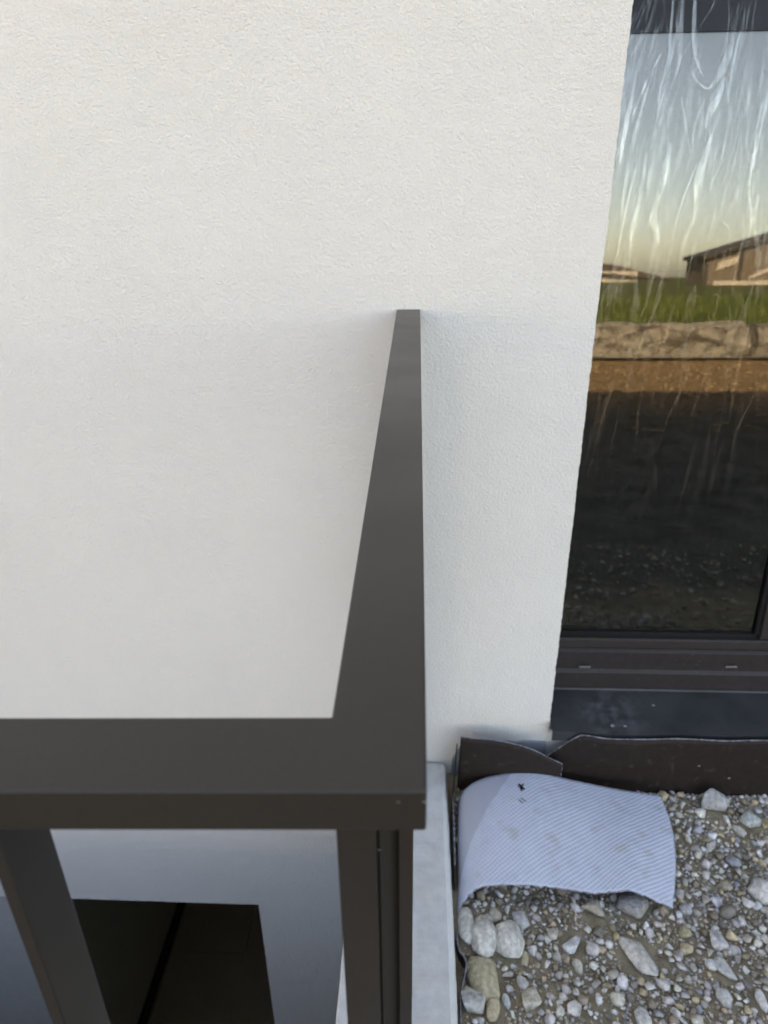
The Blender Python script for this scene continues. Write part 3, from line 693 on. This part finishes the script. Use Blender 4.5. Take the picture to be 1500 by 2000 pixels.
# ------------------------------------------------------------------ stones
def stone_proto(kind, seed, res=2):
    r = random.Random(seed); bm = bmesh.new()
    if kind == 'round':
        bmesh.ops.create_icosphere(bm, subdivisions=res, radius=1)
        o = Vector((r.uniform(0, 50), r.uniform(0, 50), r.uniform(0, 50)))
        for v in bm.verts: v.co *= 1 + 0.34 * mnoise.noise(v.co * 0.9 + o) + 0.12 * mnoise.noise(v.co * 2.4 + o) + (0.05 * mnoise.noise(v.co * 6 + o) if res > 2 else 0)
    else:
        for i in range({'sharp': 12, 'chunk': 9}.get(kind, 16)):
            v = Vector((r.gauss(0, 1), r.gauss(0, 1), r.gauss(0, 1))).normalized() * r.uniform(0.8, 1.1); bm.verts.new(v)
        h = bmesh.ops.convex_hull(bm, input=bm.verts)
        bmesh.ops.delete(bm, geom=[g for g in h['geom_interior'] if isinstance(g, bmesh.types.BMVert)], context='VERTS')
        if res > 1: bmesh.ops.bevel(bm, geom=bm.edges[:], offset=0.06, segments=1, affect='EDGES')
        bmesh.ops.triangulate(bm, faces=bm.faces[:])
    bmesh.ops.triangulate(bm, faces=bm.faces[:]); bmesh.ops.recalc_face_normals(bm, faces=bm.faces)
    v = np.array([tuple(q.co) for q in bm.verts]); bm.verts.index_update()
    f = np.array([[q.index for q in p.verts] for p in bm.faces]); bm.free(); return v, f
def rot_of(r):
    q = r.normal(size=4); q /= np.linalg.norm(q); w_, x, y, z = q
    return np.array([[1 - 2 * (y * y + z * z), 2 * (x * y - z * w_), 2 * (x * z + y * w_)], [2 * (x * y + z * w_), 1 - 2 * (x * x + z * z), 2 * (y * z - x * w_)], [2 * (x * z - y * w_), 2 * (y * z + x * w_), 1 - 2 * (x * x + y * y)]])
GREY, PALE, WHITE, TAN, BROWN, DARK, BLUE = (.42, .41, .39), (.56, .55, .51), (.72, .71, .68), (.48, .40, .27), (.28, .24, .18), (.19, .185, .17), (.40, .43, .46)
placed = []
def sh(x, y): return float(soil_h(np.array([x]), np.array([y]))[0])
def big_stone(px, py, wpx, hpx, ang, kind, col, label, seed, tall=0.55, z=0.0):
    p = on_z(px, py, 0.012 + z); s = 1.12 / 1140.0
    a, b = wpx * s / 2, hpx * s / 2 * 1.12
    v, f = stone_proto(kind, seed, 3 if kind == 'round' else 2)
    q = rot_of(np.random.default_rng(seed)); v = v @ q.T
    v /= (v.max(0) - v.min(0)) / 2; v -= (v.max(0) + v.min(0)) / 2
    h = tall * min(a, b) * 1.15
    v = v * [a, b, h]; c, n = math.cos(ang), math.sin(ang)
    v = v @ np.array([[c, n, 0], [-n, c, 0], [0, 0, 1]])
    zb = sh(p[0], p[1]) + h * 0.45 + z
    me = np_mesh('stone', v, f); at_ = me.color_attributes.new('col', 'FLOAT_COLOR', 'POINT')
    at_.data.foreach_set('color', np.tile(np.array([*[min(.78, c_ * 1.25) for c_ in col], 1], dtype=np.float32), (len(v), 1)).ravel())
    o = link('stone', me, 'stone', None, kind == 'round'); o.location = (p[0], p[1], zb)
    tag(o, label, 'stone', 'larger stones lying in the gravel'); placed.append((p[0], p[1], max(a, b)))
for row in [
    (911, 1808, 34, 62, 0.1, 'round', PALE, 'rounded pale stone touching the kerb just below the membrane fold', 11, 0.8),
    (946, 1825, 48, 74, -0.1, 'round', PALE, 'tall egg shaped grey stone second from the kerb below the fold', 12, 0.9),
    (994, 1838, 58, 58, 0.25, 'blunt', PALE, 'squarish pale grey stone third from the kerb below the fold', 13, 0.8),
    (942, 1905, 62, 78, 0.15, 'blunt', (.46, .40, .27), 'large tan flat stone near the kerb below the egg shaped stone', 14, 0.5),
    (926, 1955, 48, 40, -0.4, 'sharp', GREY, 'rough grey stone under the large tan stone by the kerb', 15, 0.7),
    (963, 1970, 24, 40, -0.2, 'round', TAN, 'small tan oval stone right of the rough grey one', 16, 0.7),
    (1164, 1782, 42, 44, 0.3, 'sharp', (.36, .33, .27), 'angular triangular stone in the shade below the flap middle', 17, 0.8),
    (1236, 1764, 64, 48, -0.2, 'blunt', (.25, .25, .25), 'big dark grey stone half under the near edge of the flap', 18, 0.6),
    (1250, 1859, 44, 74, 0.65, 'blunt', (.52, .50, .46), 'long rough whitish stone slanting in the bare soil', 19, 0.5),
    (1122, 1834, 52, 26, 0.62, 'sharp', WHITE, 'long white splinter stone slanting up to the right', 20, 0.6),
    (1493, 1735, 60, 48, 0.1, 'round', (.55, .54, .52), 'big smooth white pebble cut by the right picture edge', 21, 0.7),
    (1394, 1572, 58, 44, -0.1, 'blunt', (.42, .43, .43), 'large grey stone leaning at the foot of the brown membrane', 22, 0.9, 0.008),
    (1466, 1602, 44, 40, -0.5, 'sharp', (.38, .42, .42), 'jagged bluish stone at the foot of the membrane near the right edge', 23, 0.8, 0.006),
    (1447, 1618, 20, 30, 0.6, 'blunt', PALE, 'light oblong pebble left of the jagged bluish stone', 24, 0.8),
    (1257, 1985, 26, 36, 0.1, 'round', (.52, .52, .50), 'white oval pebble at the bottom edge in bare soil', 25, 0.8),
    (1038, 1947, 34, 40, 0.0, 'sharp', (.50, .46, .37), 'cream triangular stone pointing at the bottom edge', 26, 0.5),
    (990, 1951, 14, 26, 0.15, 'round', (.48, .49, .48), 'slim pale oval pebble left of the cream triangular stone', 27, 0.8),
    (1417, 1890, 26, 40, 0.4, 'sharp', (.46, .46, .45), 'grey triangular stone right of the white lump', 28, 0.6),
    (1391, 1879, 22, 18, -0.4, 'round', WHITE, 'bright white lump beside the grey triangular stone', 29, 0.8),
    (1418, 1943, 24, 30, 0.3, 'round', (.50, .50, .49), 'pale drop shaped pebble below the grey triangular stone', 30, 0.7),
    (1490, 1950, 18, 36, 0.1, 'round', WHITE, 'upright white oblong pebble at the right edge near the bottom', 31, 0.8),
    (1163, 1946, 24, 18, 0.0, 'blunt', WHITE, 'small white brick shaped stone in the bare soil', 32, 0.8),
    (1342, 1844, 26, 20, 0.3, 'round', TAN, 'yellowish tan pebble right of the bare soil, upper of two', 33, 0.8),
    (1340, 1815, 24, 20, 0.5, 'round', (.38, .33, .22), 'tan brown pebble just below the flap corner', 34, 0.8),
    (1402, 1834, 32, 30, 0.2, 'sharp', (.48, .47, .47), 'pinkish grey wedge stone in the dense gravel', 35, 0.7),
    (1342, 1636, 24, 24, 0.2, 'blunt', (.60, .57, .50), 'cream stone right of the flap, brightest there', 36, 0.8),
    (1435, 1674, 30, 22, -0.1, 'round', (.34, .35, .37), 'bluish grey pebble in the middle of the right gravel', 37, 0.8),
    (1420, 1722, 26, 20, -0.4, 'round', (.36, .32, .25), 'brown grey oval pebble below the bluish grey one', 38, 0.8),
    (1340, 1770, 24, 22, 0.3, 'round', (.36, .37, .39), 'grey round pebble just right of the flap corner', 39, 0.8),
    (1018, 1790, 30, 34, 0.2, 'blunt', (.44, .45, .45), 'pale grey angular pebble below the flap, left of centre', 40, 0.8),
    (966, 1785, 26, 26, 0.2, 'round', (.46, .42, .35), 'cream round pebble in shade below the flap near the kerb', 41, 0.8),
    (1022, 1912, 20, 24, 0.3, 'round', (.50, .49, .47), 'pale round pebble above the cream triangular stone', 42, 0.8),
    (1025, 1862, 18, 28, 0.1, 'blunt', (.44, .38, .27), 'tan upright pebble right of the squarish grey stone', 43, 0.8),
    (1130, 1878, 18, 26, 0.1, 'round', (.50, .47, .40), 'cream oval pebble left of the slanting whitish stone', 44, 0.8),
]:
    big_stone(*row)

# gravel: thousands of small stones as one mass
protos = [stone_proto('round', 100 + i, 2) for i in range(3)] + [stone_proto('blunt', 200 + i, 1) for i in range(8)] + [stone_proto('sharp', 300 + i, 2) for i in range(10)] + [stone_proto('chunk', 350 + i, 1) for i in range(5)]
tiny = [stone_proto('sharp', 400 + i, 1) for i in range(6)]
cols = np.array([GREY, PALE, WHITE, TAN, BROWN, DARK, BLUE]) * 1.22; cw_ = np.array([.24, .24, .17, .12, .14, .05, .04])
bare = [(1080, 1940, 60), (1290, 1870, 34), (1060, 1870, 26), (1325, 1690, 24), (1170, 2000, 70), (1400, 1985, 30)]
bw = [(*on_z(px, py, 0)[:2], r / 1140.0) for px, py, r in bare]
cell = {}
def free(x, y, r):
    for bx, by, br in placed:
        if (x - bx) ** 2 + (y - by) ** 2 < (br * 0.9 + r * 0.8) ** 2: return False
    gx, gy = int(x / 0.02), int(y / 0.02)
    for i in range(gx - 2, gx + 3):
        for j in range(gy - 2, gy + 3):
            for bx, by, br in cell.get((i, j), ()):
                if (x - bx) ** 2 + (y - by) ** 2 < (0.66 * (br + r)) ** 2: return False
    return True
VV, FF, CC = [], [], []; o_ = 0
def scatter(n, r0, r1, x0, x1, y0, y1, pr, keep=0.85):
    global o_
    for _ in range(n):
        x, y = rng.uniform(x0, x1), rng.uniform(y0, y1); r = r0 * (r1 / r0) ** rng.random() ** 1.4
        if x - r * 0.7 < KX1 + 0.012: continue
        dens = keep
        for bx, by, br in bw:
            dd = ((x - bx) ** 2 + (y - by) ** 2) / br ** 2
            if dd < 4: dens *= 1 - 0.93 * math.exp(-dd * 1.8)
        dens *= 0.55 + 0.9 * float(vnoise(np.array([x * 14]), np.array([y * 14]), 71)[0])
        if rng.random() > dens or not free(x, y, r): continue
        cell.setdefault((int(x / 0.02), int(y / 0.02)), []).append((x, y, r))
        v, f = pr[rng.integers(len(pr))]; s = np.sort(rng.uniform(0.5, 1.25, 3))[::-1] * r
        a = rng.uniform(0, 6.28); c, n_r = math.cos(a), math.sin(a)
        q = (v @ rot_of(rng).T) * s; q = q @ rot_small(rng).T @ np.array([[c, n_r, 0], [-n_r, c, 0], [0, 0, 1]])
        q = q + [x, y, sh(x, y) + r * rng.uniform(0.15, 0.75)]
        col = cols[rng.choice(7, p=cw_)] * rng.uniform(0.75, 1.2) * np.array([1.04, rng.uniform(.97, 1.02), rng.uniform(.92, 1.05)])
        VV.append(q); FF.append(f + o_); o_ += len(q); CC.append(np.tile([*np.clip(col, 0, .8), 1], (len(q), 1)))
def rot_small(r):
    a, b = r.normal(0, 0.3, 2); ca, sa, cb, sb = math.cos(a), math.sin(a), math.cos(b), math.sin(b)
    return np.array([[1, 0, 0], [0, ca, -sa], [0, sa, ca]]) @ np.array([[cb, 0, sb], [0, 1, 0], [-sb, 0, cb]])
scatter(3600, 0.0070, 0.0130, KX1, 0.85, -0.62, -0.06, protos, 1.1)
scatter(13000, 0.0036, 0.0075, KX1, 0.85, -0.62, -0.05, protos, 1.0)
scatter(24000, 0.0013, 0.0036, KX1, 0.85, -0.62, -0.05, tiny + protos[8:12], 1.1)
scatter(2500, 0.005, 0.014, KX1, 1.58, -1.28, -0.05, protos, 0.5)
me = np_mesh('gravel', np.concatenate(VV), np.concatenate(FF)); at_ = me.color_attributes.new('col', 'FLOAT_COLOR', 'POINT')
at_.data.foreach_set('color', np.concatenate(CC).astype(np.float32).ravel())
tag(link('gravel', me, 'pebble', None), 'loose grey and tan gravel on brown soil', 'gravel', kind='stuff')
tag(tube('root', catmull([on_z(1218, 2010, .006), on_z(1224, 1975, .009), on_z(1230, 1950, .008), on_z(1226, 1928, .006)], 24), 0.0010, 'fringe'),
    'thin dry root curving through bare soil at the bottom edge', 'root')

# ------------------------------------------------------------------ across the site (seen in the pane): blocks, grass, houses
def rock_block(x0, x1, y0, zt, seed, label):
    bm = bmesh.new(); add_box(bm, (x0, y0 - 0.5, 0.05), (x1, y0, zt))
    bmesh.ops.subdivide_edges(bm, edges=bm.edges[:], cuts=22, use_grid_fill=True)
    for v in bm.verts:
        n = mnoise.noise_vector(Vector((v.co.x * 2.2, v.co.y * 2.2 + seed, v.co.z * 4))) * 0.12 + mnoise.noise_vector(v.co * 7 + Vector((seed, 0, 0))) * 0.05
        v.co += Vector((n.x * 0.3, n.y, n.z * (0.5 if v.co.z > 0.1 else 0.2)))
    return tag(link('stone_block', bm_mesh('stone_block', bm), 'block', None), label, 'stone block', 'rough stone blocks along the meadow edge')
rock_block(-3.0, -0.15, -8.30, 0.46, 1, 'rough stone block farthest left along the meadow edge')
rock_block(-0.10, 1.95, -8.33, 0.45, 2, 'smooth grey end of the stone block row, leftmost in the reflection')
rock_block(2.00, 4.48, -8.36, 0.47, 3, 'long pitted tan stone block with a dark hole, reflected in the pane')
rock_block(4.56, 6.9, -8.32, 0.46, 4, 'sunlit stone block right of the dark joint, reflected at the pane edge')
rock_block(6.95, 9.6, -8.36, 0.46, 5, 'rough stone block farthest right along the meadow edge')
v, f = [], []; r3 = random.Random(3)
for i in range(9000):
    x = r3.uniform(-1, 13); y = -8.8 - 13 * r3.random() ** 1.5; h = r3.uniform(0.10, 0.34); wd = r3.uniform(0.006, 0.014); a = r3.uniform(0, 6.3)
    h *= 0.5 + mnoise.noise(Vector((x * 0.9, y * 0.9, 0))) * 0.6 + 0.35
    lx, ly = r3.gauss(0, 0.08), r3.gauss(0, 0.08); dx, dy = math.cos(a) * wd, math.sin(a) * wd; k = len(v)
    v += [(x - dx, y - dy, 0.42), (x + dx, y + dy, 0.42), (x + lx * .5 + dx * .7, y + ly * .5 + dy * .7, 0.42 + h * .6), (x + lx * .5 - dx * .7, y + ly * .5 - dy * .7, 0.42 + h * .6), (x + lx, y + ly, 0.42 + h)]
    f += [(k, k + 1, k + 2, k + 3), (k + 3, k + 2, k + 4)]
tag(link('grass', pymesh('grass', v, f), 'grass'), 'long green grass behind the stone blocks, reflected in the pane', 'grass', kind='stuff')

# clods of earth lying between the shade and the blocks
cv, cf, cc, ck = [], [], [], 0
for i in range(4500):
    x, y = rng.uniform(0.2, 7.0), rng.uniform(-8.1, -3.6); r = 0.007 * (5.0 ** (rng.random() ** 2.2))
    v_, f_ = tiny[rng.integers(len(tiny))]; q_ = (v_ @ rot_of(rng).T) * [r * 1.3, r * 1.1, r * 0.8] + [x, y, r * 0.3]
    cv.append(q_); cf.append(f_ + ck); ck += len(q_); cc.append(np.tile([*(np.array([.26, .195, .125]) * rng.uniform(0.6, 1.15)), 1], (len(q_), 1)))
me = np_mesh('clods', np.concatenate(cv), np.concatenate(cf)); at_ = me.color_attributes.new('col', 'FLOAT_COLOR', 'POINT')
at_.data.foreach_set('color', np.concatenate(cc).astype(np.float32).ravel())
tag(link('earth_clods', me, 'pebble'), 'crumbled brown earth in front of the stone blocks, reflected in the pane', 'earth', kind='stuff')

# house far right in the reflection: rising dark roof over a timber wall, white window band
hs = empty('timber_house', (24, -60, 0.42)); tag(hs, 'brown timber house with dark rising roof reflected at the pane edge', 'house')
def FB_(name, x0, x1, z0, z1, y, m, t=0.12): return box(name, (x0, y, z0), (x1, y + t, z1), m, hs)
HO = 1.25
def sh_x(pts): return [(x + HO, z) for x, z in pts]
prism('wall', sh_x([(22.0, 0.42), (22.0, 2.45), (30.5, 4.9), (39, 2.45), (39, 0.42)]), -64, -60, 'timber', hs, axis='y')
prism('roof', sh_x([(21.7, 2.42), (21.7, 2.72), (30.5, 5.28), (39.3, 2.72), (39.3, 2.42), (30.5, 4.94)]), -64.3, -59.6, 'roof', hs, axis='y')
prism('window', sh_x([(22.9, 1.55), (23.1, 2.25), (24.6, 2.7), (24.6, 2.15)]), -59.98, -59.9, 'farpale', hs, axis='y')
prism('window', sh_x([(25.6, 1.1), (27.2, 1.85), (27.2, 1.5), (25.6, 0.85)]), -59.98, -59.9, 'farpale', hs, axis='y')
for x in (22.05, 24.75, 27.3): FB_('post', x + HO, x + HO + 0.22, 0.45, 2.45 + (x - 22) * 0.28, -59.99, 'roof')
FB_('terrace_wall', 22.6 + HO, 31 + HO, 0.45, 0.80, -59.4, 'farpale')
h2 = empty('far_house', (31, -120, 0.42)); tag(h2, 'far low house with brown hipped roof reflected left of the timber house', 'house')
prism('wall', [(25, 0.42), (25, 2.1), (35.5, 2.1), (35.5, 0.42)], -128, -120, 'farpale', h2, axis='y')
bm = bmesh.new()
q = [bm.verts.new(p) for p in ((24, -119.3, 2.0), (41.5, -119.3, 0.6), (41.5, -128.7, 0.6), (24, -128.7, 2.0), (29.0, -124, 3.4), (32.5, -124, 3.2))]
for s in ((0, 1, 5, 4), (1, 2, 5), (2, 3, 4, 5), (3, 0, 4), (0, 3, 2, 1)): bm.faces.new([q[i] for i in s])
link('roof', bm_mesh('roof', bm), 'roofbrown', h2)
for x in (26.2, 28.6, 31.0): box('window', (x, -119.98, 0.9), (x + 1.1, -119.9, 1.8), 'farglass', h2)

# unseen house added front left: its sunlit white wall throws light on the house
nb = empty('added_bounce_house', (-11, -11, 0)); tag(nb, 'unseen white rendered house added out of view on the left for bounced sunlight', 'house')
box('wall', (-16, -18, -0.1), (-3.6, -10, 3.3), 'farwhite', nb)
prism('roof', [(-18.6, 3.25), (-14, 5.6), (-9.4, 3.25), (-9.4, 3.5), (-14, 5.9), (-18.6, 3.5)], -16.5, -3.1, 'roofbrown', nb, axis='x')
prism('gable', [(-18, 3.302), (-14, 5.3), (-10, 3.302)], -15.98, -3.62, 'farwhite', nb, axis='x')
for x in (-14.4, -11.0, -7.2):
    wn = box('window', (x, -9.995, 0.9), (x + 1.2, -9.95, 2.3), 'farglass', nb)
    box('sill', (x - 0.08, -9.948, 0.81), (x + 1.28, -9.86, 0.87), 'concrete', wn)
